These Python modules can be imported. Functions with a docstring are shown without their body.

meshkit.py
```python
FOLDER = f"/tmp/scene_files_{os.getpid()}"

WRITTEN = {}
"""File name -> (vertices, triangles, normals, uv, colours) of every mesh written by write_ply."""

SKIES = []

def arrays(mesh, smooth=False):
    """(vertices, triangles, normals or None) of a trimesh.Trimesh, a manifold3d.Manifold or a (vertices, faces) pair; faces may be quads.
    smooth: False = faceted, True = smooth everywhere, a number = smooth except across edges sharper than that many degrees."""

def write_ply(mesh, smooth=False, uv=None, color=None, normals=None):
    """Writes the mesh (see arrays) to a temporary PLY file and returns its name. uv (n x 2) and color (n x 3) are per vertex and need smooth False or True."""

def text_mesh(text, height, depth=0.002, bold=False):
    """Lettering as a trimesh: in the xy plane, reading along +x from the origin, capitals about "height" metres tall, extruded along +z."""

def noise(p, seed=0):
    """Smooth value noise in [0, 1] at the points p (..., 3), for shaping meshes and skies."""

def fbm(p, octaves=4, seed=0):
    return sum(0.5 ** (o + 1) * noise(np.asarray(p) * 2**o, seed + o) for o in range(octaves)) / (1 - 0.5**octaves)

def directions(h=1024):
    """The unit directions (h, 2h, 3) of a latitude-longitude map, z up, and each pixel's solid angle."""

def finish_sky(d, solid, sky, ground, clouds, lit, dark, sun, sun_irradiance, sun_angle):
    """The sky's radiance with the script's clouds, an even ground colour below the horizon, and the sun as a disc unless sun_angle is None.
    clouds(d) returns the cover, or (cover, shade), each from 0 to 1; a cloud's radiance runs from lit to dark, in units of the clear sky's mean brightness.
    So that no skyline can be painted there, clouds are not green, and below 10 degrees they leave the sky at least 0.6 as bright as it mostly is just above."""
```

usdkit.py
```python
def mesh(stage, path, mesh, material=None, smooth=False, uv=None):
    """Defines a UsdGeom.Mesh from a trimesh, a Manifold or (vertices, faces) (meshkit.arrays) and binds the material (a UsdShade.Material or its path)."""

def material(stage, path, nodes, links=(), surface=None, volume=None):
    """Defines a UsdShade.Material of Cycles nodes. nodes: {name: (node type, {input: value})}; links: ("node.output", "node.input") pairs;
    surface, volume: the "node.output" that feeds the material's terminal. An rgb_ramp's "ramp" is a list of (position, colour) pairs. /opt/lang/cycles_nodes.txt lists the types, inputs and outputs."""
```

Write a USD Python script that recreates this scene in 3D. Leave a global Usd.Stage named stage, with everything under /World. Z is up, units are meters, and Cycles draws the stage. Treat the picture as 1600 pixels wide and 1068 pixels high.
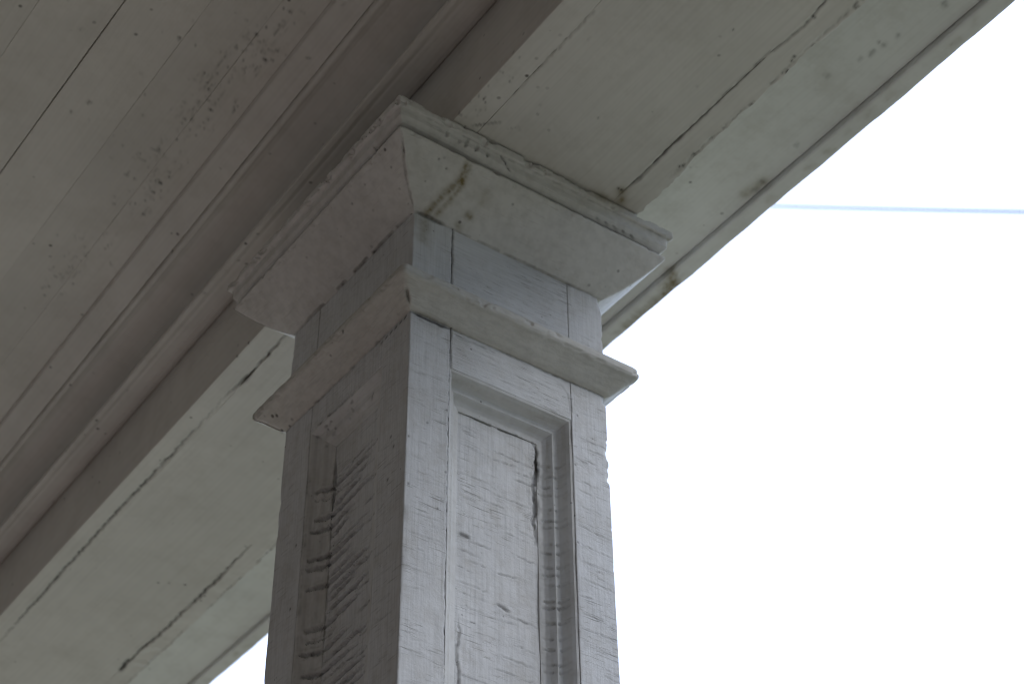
import math
import numpy as np, trimesh, usdkit, meshkit
from scipy.spatial import cKDTree
from pxr import Gf, Sdf, Usd, UsdGeom, UsdLux, UsdShade, Vt

stage = Usd.Stage.CreateInMemory()
UsdGeom.SetStageUpAxis(stage, UsdGeom.Tokens.z)
UsdGeom.SetStageMetersPerUnit(stage, 1.0)
world = UsdGeom.Xform.Define(stage, '/World')
stage.SetDefaultPrim(world.GetPrim())
UsdGeom.Scope.Define(stage, '/World/Looks')
H = 3.05            # height of the beam's underside above the porch floor; built around z = 0, lifted by H

# ------------------------------------------------------------------ camera
cam = UsdGeom.Camera.Define(stage, '/World/camera')
RIGHT = np.array([0.81324844, -0.58186708, -0.00759515])
UP = np.array([-0.36616527, -0.52182903, 0.77046574])
FWD = np.array([0.45227202, 0.62379898, 0.63743616])
EYE = np.array([-0.7445743, -1.2013369, -1.43719022 + H])
M = Gf.Matrix4d(*RIGHT, 0, *UP, 0, *(-FWD), 0, *EYE, 1)
cam.AddTransformOp().Set(M)
cam.CreateFocalLengthAttr(64.52)
cam.CreateHorizontalApertureAttr(36.0)
cam.CreateVerticalApertureAttr(36.0 * 683 / 1024)
cam.CreateClippingRangeAttr(Gf.Vec2f(0.01, 2000))
cam.CreateFStopAttr(9.0)
cam.CreateFocusDistanceAttr(1.72)
cam.CreateExposureAttr(0.5)

# ------------------------------------------------------------------ sky and veiled sun
SUN = np.array([0.52, -0.64, 0.57]); SUN = SUN / np.linalg.norm(SUN)
SUN_EL, SUN_ROT = math.asin(SUN[2]), math.atan2(SUN[0], SUN[1])
dome = UsdLux.DomeLight.Define(stage, '/World/sky')
dome.GetPrim().SetCustomDataByKey('kind', 'structure')
sky_m = usdkit.material(stage, '/World/Looks/sky_material', {
    'tc': ('texture_coordinate', {}),
    'sky': ('sky_texture', {'sky_type': 'single_scattering', 'sun_disc': False, 'sun_elevation': SUN_EL, 'sun_rotation': SUN_ROT, 'aerosol_density': 2.0}),
    'mp': ('mapping', {'scale': (1.6, 1.6, 3.0)}),
    'n': ('noise_texture', {'scale': 1.3, 'detail': 6.0, 'roughness': 0.55}),
    'r': ('rgb_ramp', {'ramp': [(0.0, (0.86, 0.86, 0.86)), (0.7, (0.98, 0.98, 0.98))]}),
    'cl': ('mix_color', {'a': (8.75, 10.55, 14.75), 'b': (9.5, 11.3, 15.3), 'use_clamp': False}),
    'mx': ('mix_color', {'use_clamp': False}),
    'bg': ('background_shader', {'strength': 0.1}),
}, [('tc.generated', 'mp.vector'), ('mp.vector', 'n.vector'), ('n.fac', 'r.fac'), ('n.fac', 'cl.fac'), ('r.color', 'mx.fac'),
    ('sky.color', 'mx.a'), ('cl.result', 'mx.b'), ('mx.result', 'bg.color')], surface='bg.background')
UsdShade.MaterialBindingAPI.Apply(dome.GetPrim()).Bind(sky_m)
sun = UsdLux.DistantLight.Define(stage, '/World/veiled_sun')
sun.CreateNormalizeAttr(True); sun.CreateIntensityAttr(0.19); sun.CreateAngleAttr(22.0)
sun.CreateColorAttr(Gf.Vec3f(1.0, 0.98, 0.96))
zx = np.cross([0, 0, 1.0], SUN); zx /= np.linalg.norm(zx); zy = np.cross(SUN, zx)
sun.AddTransformOp().Set(Gf.Matrix4d(*zx, 0, *zy, 0, *SUN, 0, 0, 0, 20, 1))

# ------------------------------------------------------------------ materials
def paint(name, rgb, grain=(300, 300, 10), mottle=0.12, speck=0.05, speck_scale=70.0, grain_bump=0.35, grain_tint=0.07, wave_bump=0.5, craze=0.0, relief_size=0.0016, grime_scale=13.0, grime=(0.30, 0.26, 0.20), grime_amount=0.22, rough=0.62):
    dark = (0.022, 0.019, 0.015)
    n = {
        'pos': ('geometry', {}),
        'n1': ('noise_texture', {'scale': 4.0, 'detail': 6.0, 'roughness': 0.6}),
        'r1': ('rgb_ramp', {'ramp': [(0.3, tuple(c * (1 - mottle) for c in rgb)), (0.7, tuple(min(1, c * (1 + mottle * 0.5)) for c in rgb))]}),
        'mg': ('mapping', {'scale': tuple(float(g) for g in grain)}),
        'n2': ('noise_texture', {'scale': 1.0, 'detail': 3.0, 'roughness': 0.6}),
        'r2': ('rgb_ramp', {'ramp': [(0.25, (1 - grain_tint * 2,) * 3), (0.6, (1.0,) * 3)]}),
        'm2': ('mix_color', {'blend_type': 'multiply', 'fac': 1.0}),
        # soft brownish-grey grime film
        'n3': ('noise_texture', {'scale': grime_scale, 'detail': 9.0, 'roughness': 0.78}),
        'r3': ('rgb_ramp', {'ramp': [(0.47, (0, 0, 0)), (0.72, (grime_amount,) * 3)]}),
        'm3': ('mix_color', {'b': grime}),
        # specks
        'v': ('voronoi_texture', {'scale': speck_scale, 'randomness': 1.0}),
        'rv': ('rgb_ramp', {'ramp': [(speck, (0.85, 0.85, 0.85)), (speck * 2.2, (0, 0, 0))]}),
        'n4': ('noise_texture', {'scale': 9.0, 'detail': 3.0}),
        'r4': ('rgb_ramp', {'ramp': [(0.52, (0, 0, 0)), (0.62, (1, 1, 1))]}),
        'sp': ('math', {'math_type': 'multiply'}),
        'm4': ('mix_color', {'b': (0.07, 0.06, 0.05)}),
        'st': ('attribute', {'attribute': 'stain'}),
        'm5': ('mix_color', {'b': (0.19, 0.145, 0.06)}),
        'di': ('attribute', {'attribute': 'dirt_and_shade'}),
        'm6': ('mix_color', {'b': dark}),
        'mc': ('mapping', {'scale': (38.0, 38.0, 620.0)}),
        'n6': ('noise_texture', {'scale': 1.0, 'detail': 4.0, 'roughness': 0.62, 'distortion': 0.5}),
        'r6': ('rgb_ramp', {'ramp': [(0.57, (0, 0, 0)), (0.70, (craze,) * 3)]}),
        'n7': ('noise_texture', {'scale': 14.0, 'detail': 3.0}),
        'r7': ('rgb_ramp', {'ramp': [(0.38, (0.1, 0.1, 0.1)), (0.62, (1, 1, 1))]}),
        'cz': ('math', {'math_type': 'multiply'}),
        'm7': ('mix_color', {'b': (0.20, 0.18, 0.15)}),
        'b3': ('bump', {'strength': min(1.0, craze * 1.2), 'distance': 0.0010, 'invert': True}),
        # relief
        'n5': ('noise_texture', {'scale': 55.0, 'detail': 4.0, 'roughness': 0.6}),
        'b1': ('bump', {'strength': wave_bump, 'distance': relief_size}),
        'b2': ('bump', {'strength': grain_bump, 'distance': 0.0006}),
        'p': ('principled_bsdf', {'roughness': rough, 'specular_ior_level': 0.32}),
    }
    l = [('pos.position', 'n1.vector'), ('n1.fac', 'r1.fac'), ('pos.position', 'mg.vector'), ('mg.vector', 'n2.vector'), ('n2.fac', 'r2.fac'),
         ('r1.color', 'm2.a'), ('r2.color', 'm2.b'), ('pos.position', 'n3.vector'), ('n3.fac', 'r3.fac'), ('m2.result', 'm3.a'), ('r3.color', 'm3.fac'),
         ('pos.position', 'v.vector'), ('v.distance', 'rv.fac'), ('pos.position', 'n4.vector'), ('n4.fac', 'r4.fac'), ('rv.color', 'sp.value1'), ('r4.color', 'sp.value2'),
         ('m3.result', 'm4.a'), ('sp.value', 'm4.fac'), ('m4.result', 'm7.a'), ('pos.position', 'n7.vector'), ('n7.fac', 'r7.fac'), ('r6.color', 'cz.value1'), ('r7.color', 'cz.value2'), ('cz.value', 'm7.fac'), ('pos.position', 'mc.vector'), ('mc.vector', 'n6.vector'), ('n6.fac', 'r6.fac'), ('m7.result', 'm5.a'), ('st.fac', 'm5.fac'), ('m5.result', 'm6.a'), ('di.fac', 'm6.fac'),
         ('m6.result', 'p.base_color'), ('pos.position', 'n5.vector'), ('n5.fac', 'b1.height'), ('n2.fac', 'b2.height'), ('b1.normal', 'b2.normal'), ('cz.value', 'b3.height'), ('b2.normal', 'b3.normal'), ('b3.normal', 'p.normal')]
    return usdkit.material(stage, '/World/Looks/' + name, n, l, surface='p.BSDF')

WHITE = (0.64, 0.625, 0.60)
M_UPRIGHT = paint('column_paint', (0.645, 0.645, 0.65), grain=(380, 380, 14), grain_bump=0.4, grain_tint=0.085, mottle=0.12, craze=0.62, grime_amount=0.36, grime_scale=30.0, relief_size=0.0032)
M_LEVEL_X = paint('rail_paint', (0.65, 0.65, 0.655), grain=(16, 380, 330), grain_bump=0.5, grain_tint=0.075, mottle=0.14, craze=0.75, grime_amount=0.34, relief_size=0.0030)
M_CAP = paint('capital_paint', (0.65, 0.628, 0.60), grain=(90, 90, 90), grain_bump=0.3, grain_tint=0.07, speck=0.07, speck_scale=60, mottle=0.10, craze=0.22, grime_amount=0.26, grime_scale=40.0, wave_bump=0.6)
M_ASTR = paint('astragal_paint', (0.59, 0.57, 0.53), grain=(60, 60, 300), grain_bump=0.3, grain_tint=0.08, speck=0.08, speck_scale=60, mottle=0.12, craze=0.3, grime_amount=0.30, grime_scale=40.0, wave_bump=0.6)
M_MOULD = paint('panel_moulding_paint', (0.63, 0.625, 0.615), grain=(120, 120, 120), grain_bump=0.2, grain_tint=0.04, mottle=0.16, craze=0.3, grime_amount=0.4)
M_BEAM = paint('beam_paint', (0.645, 0.62, 0.58), grain=(260, 6, 260), grain_bump=0.22, grain_tint=0.04, speck=0.06, speck_scale=45)
M_CORNICE = paint('cornice_paint', (0.61, 0.585, 0.545), grain=(260, 6, 260), grain_bump=0.2, grain_tint=0.04, speck=0.07, speck_scale=50)
M_CEIL = [paint('ceiling_paint_' + w, tuple(c * k for c in (0.61, 0.58, 0.54)), grain=(260, 6, 260), grain_bump=0.18, grain_tint=0.03, speck=0.055, speck_scale=38)
          for w, k in (('warm', 1.0), ('dull', 0.96), ('pale', 1.03))]
M_EAVE = paint('eave_paint', (0.70, 0.695, 0.665), grain=(260, 6, 260), grain_bump=0.15, grain_tint=0.03, speck=0.05, speck_scale=35, grime_amount=0.3)

def simple(name, a, b, scale, rough=0.9, bump=0.4, dist=0.02):
    return usdkit.material(stage, '/World/Looks/' + name, {
        'pos': ('geometry', {}), 'n': ('noise_texture', {'scale': scale, 'detail': 8.0, 'roughness': 0.65}),
        'r': ('rgb_ramp', {'ramp': [(0.3, a), (0.7, b)]}), 'b': ('bump', {'strength': bump, 'distance': dist}),
        'p': ('principled_bsdf', {'roughness': rough})},
        [('pos.position', 'n.vector'), ('n.fac', 'r.fac'), ('r.color', 'p.base_color'), ('n.fac', 'b.height'), ('b.normal', 'p.normal')], surface='p.BSDF')
M_GRASS = simple('lawn_material', (0.27, 0.26, 0.16), (0.345, 0.33, 0.215), 1.5)
M_DECK = simple('porch_floor_paint', (0.36, 0.265, 0.195), (0.42, 0.31, 0.23), 6.0, rough=0.6, dist=0.002)
M_WALL = simple('house_wall_paint', (0.30, 0.265, 0.225), (0.36, 0.315, 0.27), 3.0, dist=0.002)
M_ROOF = simple('roof_felt', (0.05, 0.05, 0.05), (0.09, 0.085, 0.08), 12.0)
M_WIRE = usdkit.material(stage, '/World/Looks/wire_rubber', {'p': ('principled_bsdf', {'base_color': (0.03, 0.03, 0.032), 'roughness': 0.6})}, [], surface='p.BSDF')

# ------------------------------------------------------------------ scene helpers
used = {}
def numbered(parent, name):
    k = used.get((parent, name), 0); used[(parent, name)] = k + 1
    return f'{parent}/{name}' if k == 0 else f'{parent}/{name}_{k:03d}'

def thing(name, label=None, cat=None, kind=None, group=None):
    path = numbered('/World', name)
    p = UsdGeom.Xform.Define(stage, path).GetPrim()
    for k, v in (('label', label), ('category', cat), ('kind', kind), ('group', group)):
        if v: p.SetCustomDataByKey(k, v)
    return path

def warp_shift(P):
    """The old beam and its cornice are not quite parallel to the column's faces: a drift of a few millimetres per metre."""
    k = np.interp(P[:, 0], [-0.45, -0.3, -0.1, 0.0, 0.05, 0.5], [-0.010, -0.010, 0.016, 0.0125, 0.011, 0.0122])
    Q = P.copy(); Q[:, 0] += k * np.clip(P[:, 1], -1.0, 2.0)
    return Q

# cracks: samples (x, y, z, half width, depth, darkness); stains: (x, y, z, radius, strength)
CRACKS, STAINS = [], []
rng = np.random.default_rng(11)
def stroke(pts, w=0.0009, depth=0.0008, dark=0.85, jitter=0.0006, taper=True, gaps=0.0, even=False):
    pts = np.asarray(pts, float)
    seg = np.linalg.norm(np.diff(pts, axis=0), axis=1); s = np.concatenate([[0], np.cumsum(seg)])
    n = max(3, int(s[-1] / 0.0007))
    t = np.linspace(0, s[-1], n)
    P = np.stack([np.interp(t, s, pts[:, i]) for i in range(3)], 1)
    sd = int(rng.integers(1e6))
    for i in range(3):
        q = np.stack([t / 0.006, np.full(n, i * 7.3), np.zeros(n)], 1)
        P[:, i] += jitter * 2 * (meshkit.fbm(q, 3, sd) - 0.5)
    a = np.ones(n)
    if taper: a = np.minimum(1, np.minimum(np.arange(n), np.arange(n)[::-1]) / max(1, 0.22 * n)) * 0.75 + 0.25
    g = meshkit.fbm(np.stack([t / 0.008, np.full(n, 3.1), np.zeros(n)], 1), 3, sd + 5)
    a = a * (0.8 + 0.4 * g if even else 0.55 + 0.9 * g)
    if gaps: a = a * (meshkit.noise(np.stack([t / 0.012, np.full(n, 9.1), np.zeros(n)], 1), sd + 9) > gaps)
    for q, k in zip(P, a):
        if k > 0.05: CRACKS.append((*q, w * (0.6 + 0.5 * k), depth * k, min(1, dark * k)))
def dot(p, r=0.0016, dark=0.9, depth=0.0003):
    CRACKS.append((*p, r * 0.75, depth, dark))
    if r > 0.0018:
        for _ in range(2):
            CRACKS.append((*(np.asarray(p) + rng.normal(0, r * 0.7, 3) * [1, 1, 0.3]), r * 0.5, depth, dark))
def stain(pts, r=0.004, k=0.6):
    pts = np.asarray(pts, float)
    for a, b in zip(pts[:-1], pts[1:]):
        n = max(2, int(np.linalg.norm(b - a) / 0.001))
        for t in np.linspace(0, 1, n): STAINS.append((*(a + (b - a) * t), r * rng.uniform(0.6, 1.2), k * rng.uniform(0.4, 1.1)))

CT = ST = None
def relief(P):
    """(displacement along the normal, dirt, stain) at points P."""
    global CT, ST, CA, SA
    if CT is None:
        CA, SA = np.array(CRACKS), np.array(STAINS); CT, ST = cKDTree(CA[:, :3]), cKDTree(SA[:, :3])
    K = 10
    d, i = CT.query(P, k=K, distance_upper_bound=0.010)
    ok = np.isfinite(d); i = np.where(ok, i, 0); d = np.where(ok, d, 1.0)
    w, dep, dk = CA[i, 3], CA[i, 4], CA[i, 5]
    cut = (dep * np.exp(-(d / w) ** 2)).max(1)
    lip = (0.35 * dep * np.exp(-((d - 2.4 * w) / (1.4 * w)) ** 2)).max(1)
    dirt_and_shade = (dk * np.exp(-(d / (1.15 * w)) ** 2)).max(1)
    d, i = ST.query(P, k=K, distance_upper_bound=0.03)
    ok = np.isfinite(d); i = np.where(ok, i, 0); d = np.where(ok, d, 1.0)
    st = (SA[i, 4] * np.exp(-(d / SA[i, 3]) ** 2)).max(1)
    st = st * (0.45 + 1.1 * meshkit.fbm(P * 260, 3, 4))
    return lip * (cut < 0.3 * dep[:, 0]) - cut, np.clip(dirt_and_shade, 0, 1), np.clip(st, 0, 1)

def put(parent, name, V, F, mat, smooth=38, waves=0.0004, wave_scale=35.0, detail=True, warp=False, ragged=None, label=None):
    """Defines one mesh: optional drift, small waves in the surface, cracks cut into it, dirt and stain as primvars."""
    m = trimesh.Trimesh(V, F, process=False)
    if m.volume < 0: m.invert()
    V = np.array(m.vertices)
    if warp: V = warp_shift(V)
    if detail:
        N = trimesh.Trimesh(V, m.faces, process=False).vertex_normals
        if waves: V = V + N * (waves * 2 * (meshkit.fbm(V * wave_scale, 3, 2) - 0.5))[:, None]
        if ragged is not None: V = ragged(V)
        disp, _, _ = relief(V)
        V = V + N * disp[:, None]
    path = numbered(parent, name)
    pr = usdkit.mesh(stage, path, (V + [0, 0, H], m.faces), mat, smooth=smooth)
    if detail:
        P = np.array(pr.GetPointsAttr().Get()) - [0, 0, H]
        _, dirt_and_shade, st = relief(P)
        api = UsdGeom.PrimvarsAPI(pr)
        api.CreatePrimvar('dirt_and_shade', Sdf.ValueTypeNames.FloatArray, 'vertex').Set(Vt.FloatArray.FromNumpy(dirt_and_shade.astype(np.float32)))
        api.CreatePrimvar('stain', Sdf.ValueTypeNames.FloatArray, 'vertex').Set(Vt.FloatArray.FromNumpy(st.astype(np.float32)))
    if label: pr.GetPrim().SetCustomDataByKey('label', label)
    return path

def resample(poly, step):
    """A closed outline with points every step (a number, or a function of an edge's middle)."""
    out = []
    poly = np.asarray(poly, float)
    for a, b in zip(poly, np.roll(poly, -1, 0)):
        s = step((a + b) / 2) if callable(step) else step
        n = max(1, int(math.ceil(np.linalg.norm(b - a) / s)))
        out += [a + (b - a) * k / n for k in range(n)]
    return np.array(out)

def rounded(poly, r, n=3):
    """Rounds every corner of an outline with a radius (a number or one per corner)."""
    poly = np.asarray(poly, float); out = []
    rr = np.broadcast_to(r, len(poly))
    for i, p in enumerate(poly):
        a, b = poly[i - 1], poly[(i + 1) % len(poly)]
        da, db = (a - p), (b - p)
        la, lb = np.linalg.norm(da), np.linalg.norm(db); q = min(rr[i], la * 0.45, lb * 0.45)
        if q <= 0: out.append(p); continue
        p0, p1 = p + da / la * q, p + db / lb * q
        for t in np.linspace(0, 1, n + 1): out.append((1 - t) ** 2 * p0 + 2 * t * (1 - t) * p + t * t * p1)
    return np.array(out)

def cap_faces(outline):
    from shapely.geometry import Polygon
    v, f = trimesh.creation.triangulate_polygon(Polygon(outline), engine='earcut')
    idx = cKDTree(outline).query(np.asarray(v)[:, :2])[1]
    return idx[np.asarray(f)]

def sweep(outline, ts, place):
    """A closed outline (u, v) carried along ts; place(u, v, t) -> points. Returns a closed solid."""
    n, m = len(outline), len(ts)
    U = np.tile(outline[:, 0], m); W = np.tile(outline[:, 1], m); T = np.repeat(np.asarray(ts, float), n)
    V = np.stack(place(U, W, T), 1)
    i = np.arange(n); j = (i + 1) % n
    F = []
    for k in range(m - 1):
        a, b = k * n, (k + 1) * n
        F.append(np.stack([a + i, a + j, b + j], 1)); F.append(np.stack([a + i, b + j, b + i], 1))
    try:
        c = cap_faces(outline)
        # orient the caps against the side faces
        e = {(int(x), int(y)) for x, y in zip(i, j)}
        flip = any((int(c[q, r]), int(c[q, (r + 1) % 3])) in e for q in range(len(c)) for r in range(3))
        c0 = c[:, ::-1] if flip else c
        F.append(c0); F.append(c0[:, ::-1] + (m - 1) * n)
    except Exception:
        pass
    return V, np.vstack(F)

def spans(*parts):
    """Increasing coordinates: (from, to, step) pieces joined."""
    out = []
    for a, b, s in parts: out += list(np.linspace(a, b, max(1, int(round((b - a) / s))) , endpoint=False))
    return np.array(out + [parts[-1][1]])

def box(parent, name, lo, hi, mat, r=0.004, detail=False, warp=False, label=None):
    lo, hi = np.array(lo, float), np.array(hi, float)
    o = rounded([(lo[0], lo[2]), (hi[0], lo[2]), (hi[0], hi[2]), (lo[0], hi[2])], r)
    V, F = sweep(o, [lo[1], hi[1]], lambda u, v, t: (u, t, v))
    return put(parent, name, V, F, mat, detail=detail, warp=warp, label=label)

# ------------------------------------------------------------------ cracks, gashes, spots, stains and painted joint shade (metres, on the surfaces they mar)
W = 0.25
Z_RAIL, DEEP, MW = -0.279, 0.0275, 0.027
RO, LO = (0.0495, 0.2023), (0.051, 0.1925)        # panel openings on the lit face (x) and on the shaded face (y)
# lit face: short cracks across the grain
z = -0.29
while z > -0.67:
    z -= rng.uniform(0.005, 0.024)
    a, b = (0.2025, 0.252) if rng.random() < 0.45 else ((0.2025, rng.uniform(0.215, 0.235)) if rng.random() < 0.4 else (rng.uniform(0.212, 0.235), 0.252))
    sl = rng.uniform(-0.001, 0.004)
    stroke([(a, 0, z), ((a + b) / 2, 0, z - sl * 0.5 + rng.normal(0, 0.0009)), (b, 0, z - sl)], w=rng.uniform(0.0005, 0.0008), depth=rng.uniform(0.0002, 0.0006), dark=rng.uniform(0.15, 0.5), jitter=0.0013, gaps=0.2)
stroke([(0.2030, 0, -0.235), (0.2026, 0, -0.279)], w=0.0006, depth=0.0003, dark=0.35, gaps=0.2)
stroke([(RO[0], 0, -0.03), (RO[0], 0, -0.12), (RO[0] - 0.0004, 0, -0.19)], w=0.0010, depth=0.001, dark=0.9, jitter=0.0008, taper=False)
stroke([(RO[0], 0, -0.228), (RO[0] + 0.0002, 0, -0.29)], w=0.0010, depth=0.001, dark=0.95, jitter=0.0010, taper=False)
stroke([(RO[0] - 0.0004, 0, -0.29), (RO[0] - 0.0007, 0, -0.45), (RO[0] - 0.0005, 0, -0.68)], w=0.0008, depth=0.0008, dark=0.75, jitter=0.0012, taper=False, gaps=0.12)
for z in np.arange(-0.24, -0.66, -0.021):
    zz = z + rng.uniform(-0.008, 0.008)
    a = rng.uniform(0.0, 0.014); b = rng.uniform(0.022, 0.049)
    stroke([(a, 0, zz), (b, 0, zz + rng.normal(0, 0.001))], w=0.0006, depth=0.0005, dark=rng.uniform(0.12, 0.35), jitter=0.0009)
x0, x1 = RO[0] + MW, RO[1] - MW
for z in np.arange(-0.325, -0.68, -0.0135):
    zz = z + rng.uniform(-0.005, 0.005)
    if rng.random() < 0.55:
        a, L_ = x0 + rng.uniform(0, 0.004), rng.uniform(0.012, 0.045); pts = [(a, DEEP, zz), (a + L_, DEEP, zz - rng.uniform(-0.001, 0.003))]
    else:
        b, L_ = x1, rng.uniform(0.010, 0.06); pts = [(b - L_, DEEP, zz), (b, DEEP, zz - rng.uniform(-0.001, 0.003))]
    stroke(pts, w=rng.uniform(0.0005, 0.0009), depth=rng.uniform(0.0003, 0.0008), dark=rng.uniform(0.2, 0.65), jitter=0.0015)
for z in (-0.345, -0.40, -0.455, -0.478, -0.53, -0.61):
    stroke([(x0 + 0.004, DEEP, z), (x0 + 0.05, DEEP, z - 0.002), (x1 - 0.01, DEEP, z + 0.001)], w=0.0007, depth=0.0007, dark=0.42, jitter=0.0016, gaps=0.35)
for z in np.arange(-0.33, -0.68, -0.0135):         # wrinkles in the right-hand moulding
    zz = z + rng.uniform(-0.004, 0.004)
    stroke([(RO[1] - 0.004, 0.006, zz), (RO[1] - 0.012, 0.0165, zz - 0.003), (RO[1] - 0.026, 0.027, zz)], w=0.0011, depth=0.0011, dark=rng.uniform(0.2, 0.55), jitter=0.0012)
stroke([(0.1705, DEEP, -0.3054), (0.1755, DEEP, -0.3143), (0.1755, DEEP, -0.3389), (0.170, DEEP, -0.3617), (0.1735, DEEP, -0.3835), (0.170, DEEP, -0.4043), (0.1735, DEEP, -0.43)], w=0.0017, depth=0.0022, dark=1.0, jitter=0.0015)
stroke([(0.0765, DEEP, -0.305), (0.12, DEEP, -0.3065), (0.168, DEEP, -0.3055)], w=0.0009, depth=0.001, dark=0.6, gaps=0.25)
stroke([(0.080, DEEP, -0.5422), (0.083, DEEP, -0.5588), (0.080, DEEP, -0.5763), (0.0837, DEEP, -0.64)], w=0.0011, depth=0.0012, dark=0.75, jitter=0.0015)
stroke([(0.081, DEEP, -0.452), (0.093, DEEP, -0.4525)], w=0.0016, depth=0.0012, dark=1.0)
stroke([(0.125, DEEP, -0.515), (0.14, DEEP, -0.519)], w=0.0014, depth=0.0012, dark=0.9)
# shaded face: bold wrinkles that wrap over the moulding and run out across the panel
y0, y1 = LO[0], LO[1]
z = -0.318
while z > -0.74:
    z -= rng.uniform(0.009, 0.017)
    big = rng.random() < 0.7
    e = rng.uniform(0.074, 0.09) if rng.random() < 0.55 else rng.uniform(0.095, 0.14)
    rise = rng.uniform(0.0, 0.005)
    pts = [(0.003, y1 - 0.0008, z + 0.003), (0.0078, y1 - 0.0065, z + 0.001), (0.0093, y1 - 0.013, z - 0.0005), (0.0104, y1 - 0.018, z - 0.0015), (0.0145, y1 - 0.0245, z - 0.002), (0.0153, y1 - 0.030, z - 0.002),
           (0.016, y1 - 0.031, z - 0.002), (0.016, y1 - 0.045, z - 0.0022), (0.016, (y1 + e) / 2 - 0.015, z - 0.001 + rise * 0.3), (0.016, e, z + rise)]
    if rng.random() < 0.25: pts = pts[6:]
    stroke(pts, w=0.0019 if big else 0.0011, depth=0.0040 if big else 0.0018, dark=0.72 if big else 0.45, jitter=0.0020, even=True)
for zz in np.arange(-0.31, -0.72, -0.02):           # dark strokes along both edges of the shaded moulding
    stroke([(0.0035, y1 - 0.0015, zz), (0.0035, y1 - 0.0015, zz - 0.024)], w=0.0016, depth=0.0004, dark=rng.uniform(0.3, 0.75), jitter=0.0014)
    stroke([(0.0155, y1 - 0.0305, zz), (0.0155, y1 - 0.0305, zz - 0.022)], w=0.0013, depth=0.0005, dark=rng.uniform(0.1, 0.6), jitter=0.0014, gaps=0.25)
for z in np.arange(-0.31, -0.66, -0.03):
    zz = z + rng.uniform(-0.01, 0.01)
    a = rng.uniform(0.055, 0.075)
    stroke([(0.016, a, zz), (0.016, a + rng.uniform(0.02, 0.05), zz - 0.001)], w=0.001, depth=0.0012, dark=rng.uniform(0.3, 0.8), jitter=0.0015)
    stroke([(0, rng.uniform(0.006, 0.02), zz), (0, rng.uniform(0.03, 0.05), zz + 0.001)], w=0.0006, depth=0.0006, dark=0.35, jitter=0.001)
stroke([(0.016, 0.1615, -0.315), (0.016, 0.160, -0.345), (0.016, 0.1625, -0.375)], w=0.0020, depth=0.002, dark=0.9, jitter=0.0015)
stroke([(0, 0.196, -0.262), (0, 0.15, -0.2645), (0, 0.11, -0.265), (0, 0.085, -0.267)], w=0.0011, depth=0.0012, dark=0.75, jitter=0.0022, gaps=0.3)
for _ in range(44):                                 # flaking at the top of the shaded panel
    y, z = rng.uniform(0.09, 0.185), rng.uniform(-0.293, -0.268); dd_ = 0.002 + 0.012 * (-0.265 - z) / 0.03
    stroke([(dd_, y, z), (dd_, y + rng.normal(0, 0.006), z + rng.normal(0, 0.005))], w=0.0009, depth=0.0008, dark=rng.uniform(0.3, 0.8), jitter=0.0012)
for p in ((0, 0.028, -0.37), (0, 0.022, -0.385), (0, 0.205, -0.40), (0, 0.206, -0.475), (0, 0.03, -0.42)): dot(p, 0.0018)
for p in ((0.046, 0, -0.335), (0.003, 0, -0.385), (0.046, 0, -0.41), (0.038, 0, -0.455), (0.0045, 0, -0.44), (0.205, 0, -0.335), (0.205, 0, -0.43), (0.024, 0, -0.36), (0.21, 0, -0.27), (0.09, DEEP, -0.30)): dot(p, 0.0013)
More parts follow.
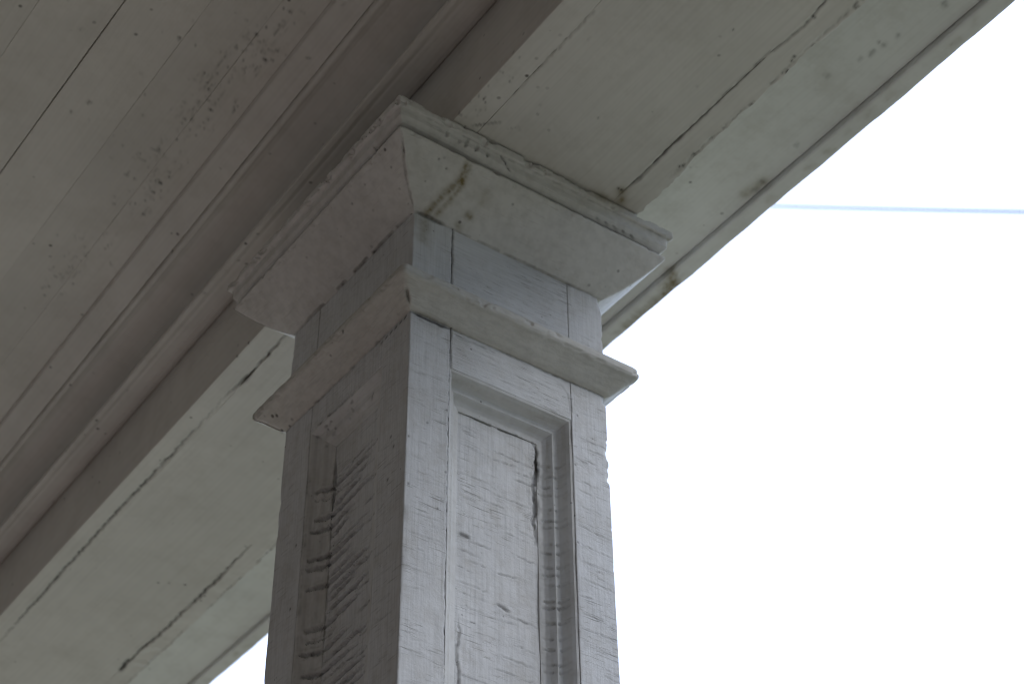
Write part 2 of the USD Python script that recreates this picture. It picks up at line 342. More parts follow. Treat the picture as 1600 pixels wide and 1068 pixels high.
# below the astragal
stroke([(0, 0, -0.2300), (0.025, 0, -0.2302), (0.0495, 0, -0.2300)], w=0.0017, depth=0.001, dark=1.0, jitter=0.0008)
for k in range(5): stroke([(0.054 + k * 0.010, 0, -0.233), (0.066 + k * 0.010, 0, -0.2345)], w=0.0008, depth=0.0006, dark=0.65)
for k in range(6): stroke([(0, 0.006 + k * 0.009, -0.2305 - 0.0004 * k), (0, 0.012 + k * 0.009, -0.2318 - 0.0004 * k)], w=0.0012, depth=0.0006, dark=0.9)
stroke([(0.18, 0, -0.2335), (0.19, 0, -0.238), (0.199, 0, -0.246), (0.202, 0, -0.279)], w=0.0008, depth=0.0006, dark=0.5)
stroke([(-0.006, -0.006, -0.2245), (-0.014, -0.014, -0.216)], w=0.0012, depth=0.001, dark=0.95)
for p in ((0.02, -0.018, -0.210), (0.045, -0.016, -0.212), (0.16, -0.020, -0.209), (0.19, -0.015, -0.213), (0.21, -0.02, -0.209), (0.245, -0.018, -0.21), (0.13, -0.02, -0.208), (-0.014, 0.06, -0.215), (-0.018, 0.09, -0.21)): dot(p, 0.0017)
# capital
def flare(s):   # offset and height on the flared face, s from 0 at the neck to 1 at the lip
    return 0.0527 * s, -0.0907 + 0.0486 * s - 0.0045 * math.sin(math.pi * s)
o1, z1 = flare(0.98); o2, z2 = flare(0.45); o3, z3 = flare(0.02)
stroke([(-o1, -o1, z1), (-o2 - 0.003, -o2 + 0.001, z2), (-o3, -o3, z3)], w=0.0009, depth=0.001, dark=0.8, jitter=0.0014)
stroke([(-0.001, 0.0, -0.0905), (-0.001, 0.08, -0.0905), (-0.001, 0.17, -0.0905), (-0.001, 0.25, -0.0905)], w=0.0012, depth=0.001, dark=0.9, jitter=0.001, gaps=0.3)
stroke([(0, -0.001, -0.0905), (0.04, -0.001, -0.0905)], w=0.0014, depth=0.001, dark=0.9, jitter=0.001)
stroke([(0.04, -0.001, -0.0905), (0.25, -0.001, -0.0905)], w=0.0010, depth=0.0008, dark=0.65, jitter=0.001, gaps=0.2)
for (xa, za), (xb, zb) in (((0.030, -0.012), (0.026, -0.026)), ((0.044, -0.012), (0.039, -0.024)), ((0.004, -0.014), (0.002, -0.024)), ((0.057, -0.016), (0.055, -0.023)), ((0.02, -0.018), (0.018, -0.026))):
    stroke([(xa, -0.057, za), (xb, -0.0555, zb)], w=0.0011, depth=0.0012, dark=0.95)
stroke([(0.070, -0.057, -0.010), (0.078, -0.056, -0.017), (0.080, -0.055, -0.022), (0.088, -0.0545, -0.0265)], w=0.0010, depth=0.0011, dark=0.9)
stroke([(0.050, -0.0616, -0.002), (0.060, -0.0616, -0.006)], w=0.0012, depth=0.001, dark=0.9)
for k in range(5): stroke([(0.205 + 0.012 * k, -0.053, -0.027), (0.214 + 0.012 * k, -0.050, -0.032)], w=0.0009, depth=0.0008, dark=0.75)
for p in ((-0.03, -0.05, -0.048), (0.0, -0.046, -0.05), (0.012, -0.042, -0.054), (0.10, -0.040, -0.056), (0.135, -0.03, -0.064), (0.18, -0.022, -0.071), (-0.045, 0.03, -0.052), (-0.030, 0.10, -0.066), (-0.042, 0.06, -0.055), (-0.04, 0.16, -0.058)): dot(p, 0.0014, 0.8)
def on_flare(x, s): o, z = flare(s); return (x, -o, z)
stain([on_flare(0.032, 1.0), on_flare(0.031, 0.72), on_flare(0.020, 0.40), on_flare(0.013, 0.05)], 0.0045, 0.75)
stain([on_flare(0.036, 0.98), on_flare(0.035, 0.65), on_flare(0.028, 0.30), on_flare(0.022, 0.02)], 0.0035, 0.6)
stain([on_flare(0.033, 0.78), on_flare(0.036, 0.70)], 0.005, 0.95)
stain([on_flare(0.056, 0.35), on_flare(0.060, 0.32)], 0.004, 0.8); stain([on_flare(0.065, 0.8), on_flare(0.065, 0.6)], 0.006, 0.25)
stain([on_flare(0.05, 0.12), on_flare(0.055, 0.08)], 0.004, 0.45)
stain([(0.015, -0.001, -0.093), (0.012, -0.001, -0.125)], 0.006, 0.4)
stain([(0.20, -0.060, -0.003), (0.225, -0.060, -0.002)], 0.005, 0.6); stain([(0.232, -0.066, 0.001), (0.222, -0.08, 0.001)], 0.006, 0.7)
for y in np.arange(-0.04, 0.30, 0.012):  # dark strokes along the joints: groove grime plus painted contact shade
    stroke([(-0.0535, y, -0.0362), (-0.0535, y + 0.014, -0.0362)], w=0.0010, depth=0.0004, dark=rng.uniform(0.2, 0.7), jitter=0.0008)
    stroke([(y, -0.0535, -0.0362), (y + 0.014, -0.0535, -0.0362)], w=0.0010, depth=0.0004, dark=rng.uniform(0.2, 0.7), jitter=0.0008)
    stroke([(y, -0.0578, -0.0118), (y + 0.014, -0.0578, -0.0118)], w=0.0008, depth=0.0004, dark=rng.uniform(0.1, 0.5), jitter=0.0008)
    if y > 0 and y < 0.24: stroke([(y, 0, -0.2292), (y + 0.014, 0, -0.2292)], w=0.0009, depth=0.0004, dark=rng.uniform(0.1, 0.5), jitter=0.0012)
    if y > 0 and y < 0.24: stroke([(0, y, -0.2292), (0, y + 0.014, -0.2292)], w=0.0009, depth=0.0004, dark=rng.uniform(0.1, 0.6), jitter=0.0012)
# beam underside
S = lambda x, y: (x, y, 0.0012)
WOB = np.array([(-0.70, 0.2185), (-0.4129, 0.2205), (-0.397, 0.2232), (-0.3873, 0.2262), (-0.36, 0.2252), (-0.3455, 0.2248), (-0.3255, 0.2203), (-0.3067, 0.2206), (-0.255, 0.2225), (-0.2, 0.2232), (-0.1725, 0.2225), (-0.133, 0.2255), (-0.1065, 0.2258), (-0.0794, 0.2245), (0.10, 0.2275), (0.45, 0.2315), (0.787, 0.2355), (0.88, 0.2394), (0.985, 0.2413), (1.08, 0.2428), (1.134, 0.2392), (1.219, 0.2445), (1.6, 0.248)])
def wob(y): return np.interp(y, WOB[:, 0], WOB[:, 1]) + 0.0016 * (meshkit.fbm(np.stack([np.asarray(y) * 60, np.zeros(np.shape(y)), np.zeros(np.shape(y))], -1), 4, 31) - 0.5)
stroke([S(wob(y), y) for y in np.linspace(-0.5, -0.07, 200)], w=0.0013, depth=0.0006, dark=0.55, jitter=0.0016)
stroke([S(wob(y), y) for y in np.linspace(-0.21, -0.075, 80)], w=0.0015, depth=0.001, dark=0.75, jitter=0.0008)
stroke([S(wob(y), y) for y in np.linspace(0.785, 1.22, 200)], w=0.0018, depth=0.0014, dark=0.9, jitter=0.0022, even=True)
stroke([S(0.228, 0.79), S(0.2355, 0.795)], w=0.0009, depth=0.0006, dark=0.5); stroke([S(0.233, 0.88), S(0.2394, 0.89)], w=0.0009, depth=0.0006, dark=0.4)
stroke([S(0.236, 1.17), S(0.2435, 1.215)], w=0.003, depth=0.0012, dark=1.0, jitter=0.003)
stroke([S(0.0413, 0.34), S(0.0435, 0.4304), S(0.044, 0.4564), S(0.0408, 0.4828), S(0.039, 0.52)], w=0.0012, depth=0.0016, dark=1.0, jitter=0.0014)
stroke([S(0.043, 0.445), S(0.0432, 0.475)], w=0.0022, depth=0.0016, dark=0.9)
stroke([S(0.041, 0.52), S(0.043, 0.66), S(0.0425, 0.78), S(0.046, 0.99), S(0.053, 1.25)], w=0.0016, depth=0.0012, dark=0.95, jitter=0.0020, gaps=0.08, even=True)
stroke([S(0.0400, -0.40), S(0.0385, -0.24), S(0.0405, -0.09)], w=0.0010, depth=0.0006, dark=0.35, jitter=0.002, gaps=0.2)
for x, y in ((0.2525, -0.3617), (0.2535, -0.3202), (0.2460, -0.3381), (0.2515, -0.170), (0.2530, -0.1491), (0.2212, -0.081), (0.2522, -0.424), (0.2535, -0.2624), (0.225, -0.390)): dot(S(x, y), 0.0023, 1.0)
for y in np.arange(-0.45, 1.4, 0.006):
    if meshkit.noise(np.array([y * 18, 0.3, 0.7]), 5) > 0.45: stroke([S(0.2545 + 0.0122 * y, y), S(0.2550 + 0.0122 * y, y + rng.uniform(0.004, 0.014))], w=0.0011, depth=0.0005, dark=rng.uniform(0.15, 0.6), jitter=0.0016)
for x, y in ((0.1602, -0.0415), (0.0569, -0.2352), (0.0764, -0.1197), (0.1325, -0.1534), (0.0132, -0.1746), (0.071, -0.1329), (0.1, -0.1074), (0.2249, 1.1822), (0.0365, 0.6759), (0.0826, 0.9651), (0.054, 0.9893), (0.12, 0.80), (0.15, 0.6), (0.19, -0.25), (0.17, -0.33)): dot(S(x, y), 0.0014, 0.6)
stroke([S(0.062, -0.083), S(0.071, -0.092), S(0.078, -0.088)], w=0.0008, depth=0.0004, dark=0.4)
for _ in range(40): dot(S(rng.uniform(0.0, 0.03), rng.uniform(-0.16, -0.05)), rng.uniform(0.0007, 0.0014), rng.uniform(0.4, 0.9))
for k in range(5): stroke([S(0.028 + 0.004 * k, -0.066 - 0.004 * k), S(0.036 + 0.004 * k, -0.071 - 0.004 * k)], w=0.0010, depth=0.0006, dark=0.7)
for _ in range(60):                                  # grime caught along the beam's inner edge
    y = rng.uniform(-0.4, 1.4); dot((0.0085, y, rng.uniform(0.002, 0.012)), rng.uniform(0.001, 0.0024), rng.uniform(0.4, 0.9))
# cornice and ceiling
for x, y, z in ((-0.031, 0.19, 0.128), (-0.033, 0.21, 0.128), (-0.02, -0.06, 0.132), (-0.012, -0.02, 0.135), (-0.04, 0.05, 0.155), (-0.05, 0.12, 0.16), (-0.09, 0.10, 0.184), (-0.092, 0.28, 0.184), (-0.098, 0.01, 0.187), (-0.095, 0.29, 0.186), (-0.076, 0.36, 0.176)): dot((x, y, z), 0.0022, 0.8)
stroke([(-0.0390, 0.45, 0.1035), (-0.034, 0.452, 0.1022), (-0.024, 0.452, 0.1042)], w=0.0008, depth=0.0008, dark=0.5)
C_ = lambda x, y: (x, y, 0.2)
for (cx, cy, sx, sy, n) in ((-0.135, 0.12, 0.022, 0.035, 44), (-0.150, 0.25, 0.014, 0.035, 40), (-0.145, 0.39, 0.012, 0.045, 44), (-0.22, 0.33, 0.03, 0.03, 10), (-0.22, 0.16, 0.04, 0.06, 12), (-0.150, 0.62, 0.02, 0.12, 26), (-0.30, 0.45, 0.05, 0.08, 8), (-0.36, 0.2, 0.04, 0.06, 6)):
    for _ in range(n): dot(C_(cx + rng.normal(0, sx), cy + rng.normal(0, sy)), rng.uniform(0.0007, 0.0022), rng.uniform(0.2, 0.8))
for _ in range(90):                                 # peeling: fine broken lines among the spots
    cx, cy = ((-0.135, 0.12), (-0.150, 0.25), (-0.145, 0.39), (-0.15, 0.62))[rng.integers(4)]
    x, y = cx + rng.normal(0, 0.016), cy + rng.normal(0, 0.045)
    stroke([C_(x, y), C_(x + rng.normal(0, 0.004), y + rng.uniform(0.003, 0.016)), C_(x + rng.normal(0, 0.007), y + rng.uniform(0.012, 0.030))], w=0.0009, depth=0.0004, dark=rng.uniform(0.12, 0.5), jitter=0.003, gaps=0.3)
for x, y in ((-0.1338, 0.1342), (-0.1233, 0.145), (-0.152, 0.117), (-0.1366, 0.0627), (-0.1564, 0.2497), (-0.1378, 0.252), (-0.131, 0.3994), (-0.2226, 0.1728), (-0.1297, 0.4197), (-0.2635, 0.3252)): dot(C_(x, y), 0.0024, 0.9)
stroke([C_(-0.169, 0.147), C_(-0.164, 0.18), C_(-0.1625, 0.222), C_(-0.1677, 0.245)], w=0.0009, depth=0.0006, dark=0.55, jitter=0.002)
# eave
E_ = lambda x, y: (x, y, 0.116)
for x, y, r in ((0.395, -0.34, 0.004), (0.392, -0.325, 0.004), (0.388, -0.31, 0.003), (0.398, -0.36, 0.003), (0.376, -0.27, 0.003), (0.42, -0.17, 0.003), (0.43, -0.10, 0.004), (0.432, -0.085, 0.005), (0.41, -0.42, 0.004)): dot(E_(x, y), r, 0.45)
stain([(0.440, 0.085, 0.112), (0.452, 0.10, 0.109), (0.456, 0.12, 0.108)], 0.010, 0.85); stain([(0.456, 0.10, 0.108), (0.455, 0.20, 0.108)], 0.008, 0.5)
stain([E_(0.36, 0.055), E_(0.365, 0.06)], 0.006, 0.45); stain([E_(0.43, -0.10), E_(0.425, -0.07)], 0.008, 0.5)
for y in np.linspace(-0.5, 1.5, 60): stain([(0.450 + rng.normal(0, 0.004), y, 0.108), (0.450, y + 0.01, 0.108)], 0.004, rng.uniform(0, 0.35))

# ------------------------------------------------------------------ the setting
def structure(name, lo, hi, mat):
    p = box('/World', name, lo, hi, mat, r=0.0)
    stage.GetPrimAtPath(p).SetCustomDataByKey('kind', 'structure')
structure('ground', (-300, -300, -H - 0.95), (300, 300, -H - 0.45), M_GRASS)
structure('porch_floor', (-2.3, -5.0, -H - 0.45), (0.36, 7.0, -H), M_DECK)
structure('unseen_house_wall', (-2.6, -5.0, -H - 0.45), (-2.3, 7.0, 0.30), M_WALL)
structure('unseen_house_wall', (-2.298, -4.3, -H + 0.004), (0.30, -4.0, 0.195), M_WALL)  # end wall out of view, added to block low sky light

def added_hedge(lo, hi):  # unseen foliage block, added to keep low sky light off the column
    b = trimesh.creation.box(bounds=[lo, hi]).subdivide_to_size(0.35)
    P = np.array(b.vertices); c = (np.array(lo) + hi) / 2
    n = (P - c) / ((np.array(hi) - lo) / 2); n /= np.linalg.norm(n, axis=1, keepdims=True)
    b.vertices = P + n * ((meshkit.fbm(P * 1.1, 4, 6) - 0.5) * 1.3)[:, None]
    p = put('/World', 'added_hedge', b.vertices, b.faces, simple('added_hedge_leaves', (0.03, 0.045, 0.02), (0.07, 0.09, 0.04), 9.0, bump=1.0, dist=0.1), smooth=20, detail=False)
    stage.GetPrimAtPath(p).SetCustomDataByKey('kind', 'structure')
added_hedge([5.5, -16.0, -H - 0.5], [7.5, 0.5, 1.9])

# ------------------------------------------------------------------ ceiling of planks
YF = spans((-4.8, -0.8, 2.0), (-0.8, 1.6, 0.004), (1.6, 6.8, 2.6))
ceil = thing('ceiling', kind='structure')
edges = [-0.078, -0.1525, -0.2185, -0.2975, -0.377, -0.457, -0.537]
gaps = [0.0, 0.0, 0.0, 0.0009, 0.0, 0.0002, 0.0]
for k in range(6):
    hi_, lo_ = edges[k] - gaps[k] / 2, edges[k + 1] + gaps[k + 1] / 2
    dz = [0.0, 0.0003, 0.0, 0.0009, 0.0004, 0.0][k]
    o = rounded([(lo_, 0.2 + dz), (hi_, 0.2 + dz), (hi_, 0.219), (lo_, 0.219)], [0.0009, 0.0009, 0, 0])
    o = resample(o, lambda m: 0.0026 if m[1] < 0.205 else 0.1)
    V, F = sweep(o, YF, lambda u, v, t: (u, t, v))
    put(ceil, 'plank', V, F, M_CEIL[k % 3], warp=True, waves=0.0005, wave_scale=12)
box(ceil, 'ceiling_board', (-2.32, -4.8, 0.2), (-0.5405, 6.8, 0.219), M_CEIL[0])

# ------------------------------------------------------------------ roof overhang beyond the beam
roof = thing('roof_overhang', 'pale overhanging roof eave with thin fascia edge against the bright sky', 'roof', kind='thing')
YE = spans((-4.8, -0.8, 2.0), (-0.8, 1.8, 0.004), (1.8, 6.8, 2.5))
o = resample(rounded([(0.235, 0.116), (0.4365, 0.116), (0.4365, 0.138), (0.235, 0.138)], 0.001), lambda m: 0.0025 if m[1] < 0.12 else 0.1)
V, F = sweep(o, YE, lambda u, v, t: (u, t, v)); put(roof, 'eave_board', V, F, M_EAVE, waves=0.0009, wave_scale=9)
def eave_edge(V):
    V = V.copy(); k = np.clip((V[:, 0] - 0.445) / 0.015, 0, 1)
    q = np.stack([V[:, 1] * 14, np.zeros(len(V)), np.zeros(len(V))], 1)
    V[:, 0] += k * 0.0045 * (meshkit.fbm(q, 4, 8) - 0.5)
    return V
o = resample(rounded([(0.4375, 0.1085), (0.4605, 0.1075), (0.4635, 0.112), (0.4635, 0.205), (0.4375, 0.205)], [0.003, 0.004, 0.003, 0, 0]), lambda m: 0.002 if m[1] < 0.12 else 0.1)
V, F = sweep(o, YE, lambda u, v, t: (u, t, v)); put(roof, 'fascia_board', V, F, M_EAVE, waves=0.0008, wave_scale=14, ragged=eave_edge)
o = np.array([(0.50, 0.2075), (0.50, 0.230), (-2.75, 1.20), (-2.75, 1.17)])
V, F = sweep(o, [-4.9, 6.9], lambda u, v, t: (u, t, v)); put(roof, 'roof_deck', V, F, M_ROOF, detail=False)

# ------------------------------------------------------------------ beam
beam = thing('porch_beam', 'long white painted boxed beam resting on the column capital', 'beam', kind='thing')
YB = spans((-4.8, -0.75, 2.0), (-0.75, 1.75, 0.003), (1.75, 6.8, 2.5))
o = resample(rounded([(0.0080, 0.001), (0.0400, 0.001), (0.0400, 0.222), (0.0080, 0.222)], [0.0015, 0.0012, 0, 0]), lambda m: 0.0022 if (m[1] < 0.004 or (m[0] < 0.009 and m[1] < 0.13)) else 0.1)
V, F = sweep(o, YB, lambda u, v, t: (u, t, v)); put(beam, 'face_board', V, F, M_BEAM, warp=True, waves=0.0007, wave_scale=16)
def joint(V):
    V = V.copy(); k = np.clip(1 - np.abs(V[:, 0] - 0.2264) / 0.035, 0, 1) ** 0.8
    y = V[:, 1]; drift = 0.01155 * np.clip(y, -1, 2)
    path = np.interp(y, [-1.0, -0.41, -0.20, -0.08, 0.8, 1.2, 2.0], [0.2170, 0.2217, 0.2230, 0.2245, 0.2360, 0.2425, 0.252])
    V[:, 0] += k * (path - 0.2264 - drift)
    return V
def beam_edge(V):
    V = joint(V); k = np.clip((V[:, 0] - 0.246) / 0.010, 0, 1)
    q = np.stack([V[:, 1] * 26, np.zeros(len(V)), V[:, 2] * 8], 1)
    base = np.interp(V[:, 1], [-0.45, -0.34, -0.28, -0.245, -0.195, -0.16, -0.13, -0.08, 0.2, 0.8, 1.3], [0.003, -0.001, 0.001, -0.0025, 0.0005, -0.0015, 0.004, 0.004, 0.001, -0.001, 0.0])
    V[:, 0] += k * (0.0045 * (meshkit.fbm(q * 1.5, 5, 21) - 0.5) + 0.004 * (meshkit.fbm(q * 5, 3, 23) - 0.5) + base)
    V[:, 2] += k * 0.003 * (meshkit.fbm(q * 2, 3, 5) - 0.5)
    return V
o = resample(rounded([(0.0401, 0.0013), (0.2263, 0.0012), (0.2263, 0.021), (0.0401, 0.021)], [0.0008, 0.0003, 0, 0]), lambda m: 0.0018 if m[1] < 0.004 else 0.1)
V, F = sweep(o, YB, lambda u, v, t: (u, t, v)); put(beam, 'soffit_board', V, F, M_BEAM, warp=True, waves=0.0006, wave_scale=10, ragged=joint)
o = resample(rounded([(0.2264, 0.0012), (0.2585, 0.0012), (0.2585, 0.1155), (0.2264, 0.1155)], [0.0003, 0.0007, 0, 0]), lambda m: 0.0015 if m[1] < 0.012 else 0.1)
V, F = sweep(o, YB, lambda u, v, t: (u, t, v)); put(beam, 'face_board', V, F, M_BEAM, warp=True, waves=0.0008, wave_scale=20, ragged=beam_edge)

# ------------------------------------------------------------------ cornice between beam and ceiling
corn = thing('cornice_moulding', 'grey shaded run of cornice moulding between beam and ceiling planks', 'moulding', kind='thing')
YC = spans((-4.8, -0.7, 2.0), (-0.7, 1.4, 0.004), (1.4, 6.8, 2.6))
fine = lambda m: 0.0022
o = resample(np.array([(0.0077, 0.1150), (0.0040, 0.1108), (-0.0020, 0.1075), (-0.0100, 0.1056), (-0.0240, 0.1046), (-0.0270, 0.1053), (-0.0290, 0.1045), (-0.0330, 0.1031), (-0.0374, 0.1040), (-0.0390, 0.1070), (-0.0378, 0.1115), (-0.030, 0.1160), (-0.016, 0.1195), (0.0077, 0.1215)]), fine)
V, F = sweep(o, YC, lambda u, v, t: (u, t, v)); put(corn, 'bed_moulding', V, F, M_CORNICE, warp=True, waves=0.0008, wave_scale=14)
arc = [(-0.064 + 0.066 * math.cos(t), 0.126 + 0.047 * math.sin(t)) for t in np.linspace(0, math.pi / 2 * 0.97, 14)]
bead = [(-0.0665, 0.1712), (-0.0690, 0.1698), (-0.0718, 0.1694), (-0.0742, 0.1708), (-0.0754, 0.1740), (-0.0756, 0.1770)]
o = resample(np.array([(0.0077, 0.1222)] + arc + bead + [(-0.0756, 0.198), (0.0077, 0.198)]), lambda m: 0.0022 if m[1] < 0.18 else 0.1)
V, F = sweep(o, YC, lambda u, v, t: (u, t, v)); put(corn, 'cove_moulding', V, F, M_CORNICE, warp=True, waves=0.0008, wave_scale=14)
o = resample(rounded([(-0.0762, 0.1775), (-0.1055, 0.1925), (-0.1075, 0.1990), (-0.0762, 0.1990)], [0.0008, 0.002, 0, 0]), lambda m: 0.0022 if m[1] < 0.197 else 0.1)
V, F = sweep(o, YC, lambda u, v, t: (u, t, v)); put(corn, 'flat_strip', V, F, M_CORNICE, warp=True, waves=0.0006, wave_scale=14)

# ------------------------------------------------------------------ column
col = thing('porch_column', 'square white panelled wooden column with moulded capital and cracked paint', 'column', kind='thing')
TH = 0.030
FINE_Z = spans((-2.95, -0.72, 0.5), (-0.72, -0.005, 0.0013))
COARSE_Z = spans((-2.95, -0.005, 0.6))
def corner_board(cx, cy, ax, ay, fine):
    """An L of two mitred boards round one corner; ax, ay are the visible widths along x and y."""
    sx, sy = (1 if cx == 0 else -1), (1 if cy == 0 else -1)
    poly = [(0, 0), (ax, 0), (ax, TH), (TH, TH), (TH, ay), (0, ay)]
    o = rounded(poly, [0.0016, 0.0012, 0.0, 0.0, 0.0, 0.0012])
    if fine: o = resample(o, lambda m: 0.0013 if min(m) < 0.004 or m[0] > ax - 0.001 or m[1] > ay - 0.001 else 0.02)
    V, F = sweep(o, FINE_Z if fine else COARSE_Z, lambda u, v, t: (cx + sx * u, cy + sy * v, t))
    def chips(P):
        P = P.copy(); e = np.hypot(P[:, 0] - cx, P[:, 1] - cy); k = np.exp(-(e / 0.004) ** 2)
        n = meshkit.fbm(np.stack([P[:, 2] * 34, np.full(len(P), cx * 9), np.full(len(P), cy * 5)], 1), 4, 3)
        amt = np.clip((n - 0.58) * 6, 0, 1) * (0.0024 if cx > 0 else 0.0010) * k
        P[:, 0] += sx * amt; P[:, 1] += sy * amt
        return P
    put(col, 'corner_board', V, F, M_UPRIGHT, smooth=30, waves=0.0006, wave_scale=22, detail=fine, ragged=chips if fine else None)
corner_board(0, 0, RO[0] - 0.0004, LO[0] - 0.0001, True)
corner_board(W, 0, W - RO[1] - 0.0002, LO[0], True)
corner_board(0, W, RO[0], W - LO[1] - 0.0002, True)
corner_board(W, W, W - RO[1], W - LO[1], False)
# face frames: (which, opening, depth of panel, moulding width)
def face(which, u, d, z):
    if which == 'lit': return (u, d, z)
    if which == 'shade': return (d, u, z)
    if which == 'street': return (W - d, u, z)
    return (u, W - d, z)
Z_BOT = -2.62
for which, (u0, u1), deep, mw, fine in (('lit', RO, DEEP, MW, True), ('shade', LO, 0.016, 0.030, True), ('street', LO, 0.016, 0.030, False), ('back', RO, DEEP, MW, False)):
    g = 0.0002
    us = spans((u0 + g, u1 - g, 0.0014 if fine else 0.1))
    # rails
    zr = Z_RAIL if which in ('lit', 'back') else -0.265
    for (za, zb) in ((zr, -0.005), (-2.95, Z_BOT)):
        f = fine and zb > -1
        o = resample(rounded([(0, za), (0, zb), (TH - 0.002, zb), (TH - 0.002, za)], [0.0012, 0, 0, 0]), (lambda m: 0.0015 if m[0] < 0.003 or m[1] < za + 0.001 else 0.1) if f else 1.0)
        V, F = sweep(o, us if f else [u0, u1], lambda a, b, t: face(which, t, a + 0.0006, b))
        put(col, 'rail', V, F, M_LEVEL_X if which == 'lit' else M_UPRIGHT, smooth=30, waves=0.0006, wave_scale=22, detail=f)
    # panel
    s = 0.0014 if fine else 0.5
    P0 = rounded([(u0 + 0.004, deep), (u1 - 0.004, deep), (u1 - 0.004, deep + 0.012), (u0 + 0.004, deep + 0.012)], 0.0)
    o = resample(P0, (lambda m: 0.0014 if m[1] < deep + 0.001 else 0.5) if fine else 1.0)
    zz = spans((Z_BOT + 0.004, -0.72, 0.6), (-0.72, zr - 0.004, 0.0014)) if fine else [Z_BOT + 0.004, zr - 0.004]
    V, F = sweep(o, zz, lambda a, b, t: face(which, a, b, t))
    put(col, 'panel', V, F, M_UPRIGHT, smooth=30, waves=0.0009, wave_scale=18, detail=fine, label={'lit': 'pale lit panel with peeling paint along its right edge', 'shade': 'dark shaded panel with bold curved paint cracks'}.get(which))
    # panel moulding, four mitred pieces: profile (in from the opening's edge, depth)
    q, dd = mw / 0.027, deep / 0.0275
    prof = np.array([(0.0002, 0.0012), (0.0024, 0.0020), (0.0046, 0.0055), (0.0062, 0.0110), (0.0090, 0.0150), (0.0120, 0.0158), (0.0145, 0.0158), (0.0160, 0.0180), (0.0180, 0.0220), (0.0215, 0.0248), (0.0250, 0.0255), (0.0270, 0.0262), (0.0270, 0.0290), (0.0002, 0.0290)]) * [q, dd]
    o = resample(prof, 0.0012 if fine else 0.05)
    for side in (0, 1):
        ts = spans((0, 0.70, 0.35), (0.70, 1.0, 0.0008)) if fine else np.linspace(0, 1, 2)
        zf = lambda a, t: (Z_BOT + a) + (zr - a - Z_BOT - a) * t
        V, F = sweep(o, ts, lambda a, b, t: face(which, (u0 + a) if side == 0 else (u1 - a), b, zf(a, t)))
        put(col, 'panel_moulding', V, F, M_MOULD, smooth=30, waves=0.0008, wave_scale=30, detail=fine)
    for top in (True, False):
        ts = np.linspace(0, 1, 120 if fine and top else 2)
        V, F = sweep(o, ts, lambda a, b, t: face(which, (u0 + a) + (u1 - u0 - 2 * a) * t, b, (zr - a) if top else (Z_BOT + a)))
        put(col, 'panel_moulding', V, F, M_MOULD, smooth=30, waves=0.0008, wave_scale=30, detail=fine and top)

def ring(parent, name, outline, mat, fine=True, step=0.0016, waves=0.0006, chips=0.0, nose=0.0, lift=0.0):
    """Four mitred lengths of moulding round the square shaft; outline in (offset from the face, height)."""
    o = resample(outline, 0.0014 if fine else 0.02)
    for k in range(4):
        vis = fine and k != 2
        oo = o if vis else resample(outline, 0.01)
        ts = np.linspace(0, 1, int(0.37 / step) if vis else 2)
        def place(a, b, t):
            s = -a + (W + 2 * a) * t
            return [(s, -a, b), (-a, s, b), (W - s, W + a, b), (W + a, W - s, b)][k]
        V, F = sweep(oo, ts, place)
        def rough(P):
            out = P.copy()
            n = meshkit.fbm(P * [85, 85, 110], 4, 17)
            e = np.maximum(np.maximum(-P[:, 0], P[:, 0] - W), np.maximum(-P[:, 1], P[:, 1] - W))
            mx = outline[:, 0].max(); kk = np.clip((e - mx + 0.006) / 0.006, 0, 1)
            c = np.array([W / 2, W / 2, 0]); v = c - P; v[:, 2] = 0; v /= np.linalg.norm(v, axis=1, keepdims=True)
            if nose:        # blunt the mitred corners in plan
                ex, ey = np.maximum(-out[:, 0], out[:, 0] - W), np.maximum(-out[:, 1], out[:, 1] - W)
                c = np.maximum(ex, ey) - nose
                both = (ex > c) & (ey > c) & (c > -nose + 0.004)
                vx, vy = ex - c, ey - c; h = np.hypot(vx, vy); sc = np.where(both, nose / np.maximum(h, 1e-9), 1)
                nx, ny = np.where(both, c + vx * sc, ex), np.where(both, c + vy * sc, ey)
                out[:, 0] += np.where(out[:, 0] < W / 2, ex - nx, nx - ex); out[:, 1] += np.where(out[:, 1] < W / 2, ey - ny, ny - ey)
            if lift:        # the fillet has come away from the flare near the inner corner of the lit side
                f = np.interp(P[:, 0], [-0.06, -0.045, 0.02, 0.045, 0.11], [0.3, 1, 1, 0.35, 0]) * (P[:, 1] < 0.0) * np.clip((-0.016 - P[:, 2]) / 0.012, 0, 1)
                out[:, 2] += lift * f
            return out + v * (kk * np.clip((n - 0.54) * 9, 0, 1) * chips)[:, None]
        put(parent, name, V, F, mat, smooth=35, waves=waves, wave_scale=28, detail=vis, ragged=rough if vis and (chips or nose) else None)

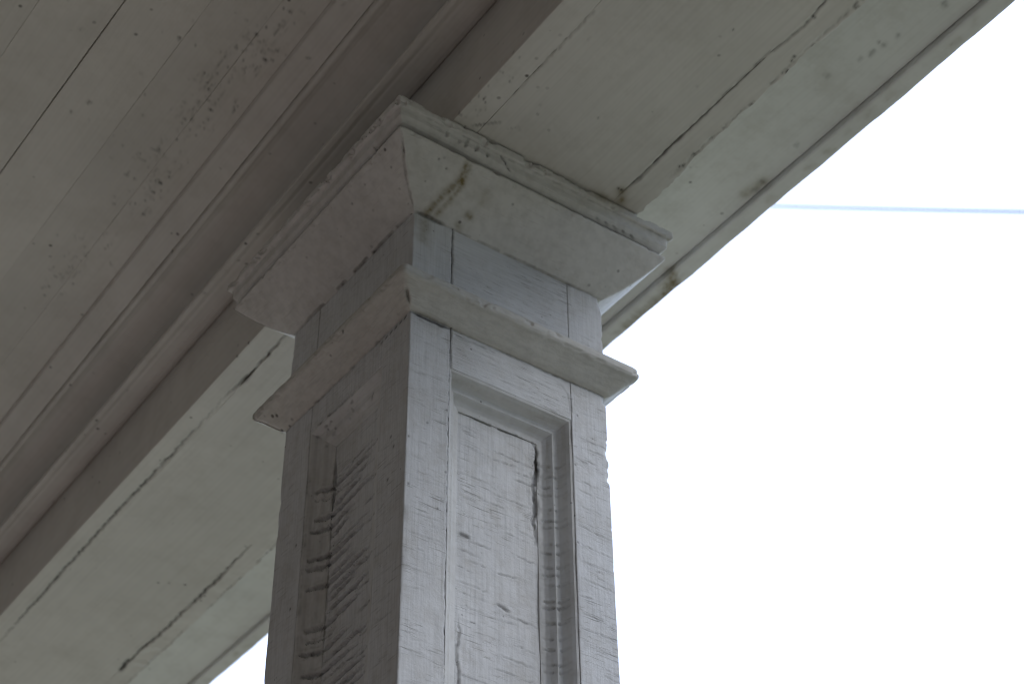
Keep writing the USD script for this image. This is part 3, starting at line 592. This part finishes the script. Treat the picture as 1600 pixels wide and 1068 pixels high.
ring(col, 'astragal', np.array([(-0.004, -0.2288), (0.0006, -0.2284), (0.0050, -0.2262), (0.0120, -0.2200), (0.0180, -0.2142), (0.0228, -0.2103), (0.0262, -0.2082), (0.0279, -0.2052), (0.0282, -0.2005), (0.0272, -0.1968), (0.0250, -0.1942), (0.0160, -0.1915), (0.0040, -0.1890), (-0.004, -0.1885)]), M_ASTR, chips=0.0020, nose=0.0060, waves=0.0003)
fl = [flare(s) for s in np.linspace(0, 1, 14)]
ring(col, 'capital_flare', np.array([(-0.004, -0.0910)] + fl + [(0.0538, -0.0405), (0.0540, -0.0380), (0.0520, -0.0362), (0.0360, -0.0352), (-0.004, -0.0350)]), M_CAP, chips=0.0022, nose=0.0030, waves=0.0003)
ring(col, 'capital_fillet', np.array([(-0.004, -0.0312), (0.0400, -0.0312), (0.0500, -0.0300), (0.0530, -0.0280), (0.0548, -0.0255), (0.0560, -0.0235), (0.0562, -0.0150), (0.0572, -0.0125), (0.0605, -0.0112), (0.0616, -0.0100), (0.0616, -0.0020), (0.0606, -0.0006), (-0.004, -0.0006)]), M_CAP, chips=0.0042, nose=0.0022, lift=0.004, waves=0.0003)
ring(col, 'plinth', np.array([(-0.02, -3.05), (0.035, -3.05), (0.035, -2.97), (0.025, -2.945), (-0.02, -2.945)]), M_CAP, fine=False)

# ------------------------------------------------------------------ overhead wire, far beyond the eave
A, B = np.array([8.0, 6.9439, 9.789]), np.array([8.0, 4.4817, 7.7977])
d = (B - A) / np.linalg.norm(B - A)
t = np.linspace(-18, 18, 120)
c = A[None] + d[None] * t[:, None]
c[:, 2] += 0.0012 * (t - 1.6) ** 2 - 0.0012 * 1.6 ** 2
th = np.linspace(0, 2 * math.pi, 9)[:-1]
s1 = np.cross(d, [1.0, 0, 0]); s1 /= np.linalg.norm(s1); s2 = np.cross(d, s1)
circ = np.stack([np.cos(th), np.sin(th)], 1)
V, F = sweep(circ * 0.0112, np.arange(len(t)), lambda u, v, k: tuple((c[k.astype(int)] + u[:, None] * s1 + v[:, None] * s2).T))
wp = put('/World', 'overhead_wire', V, F, M_WIRE, smooth=True, detail=False)
wire = stage.GetPrimAtPath(wp)
wire.SetCustomDataByKey('label', 'thin overhead wire crossing the bright sky beyond the eave')
wire.SetCustomDataByKey('category', 'wire')
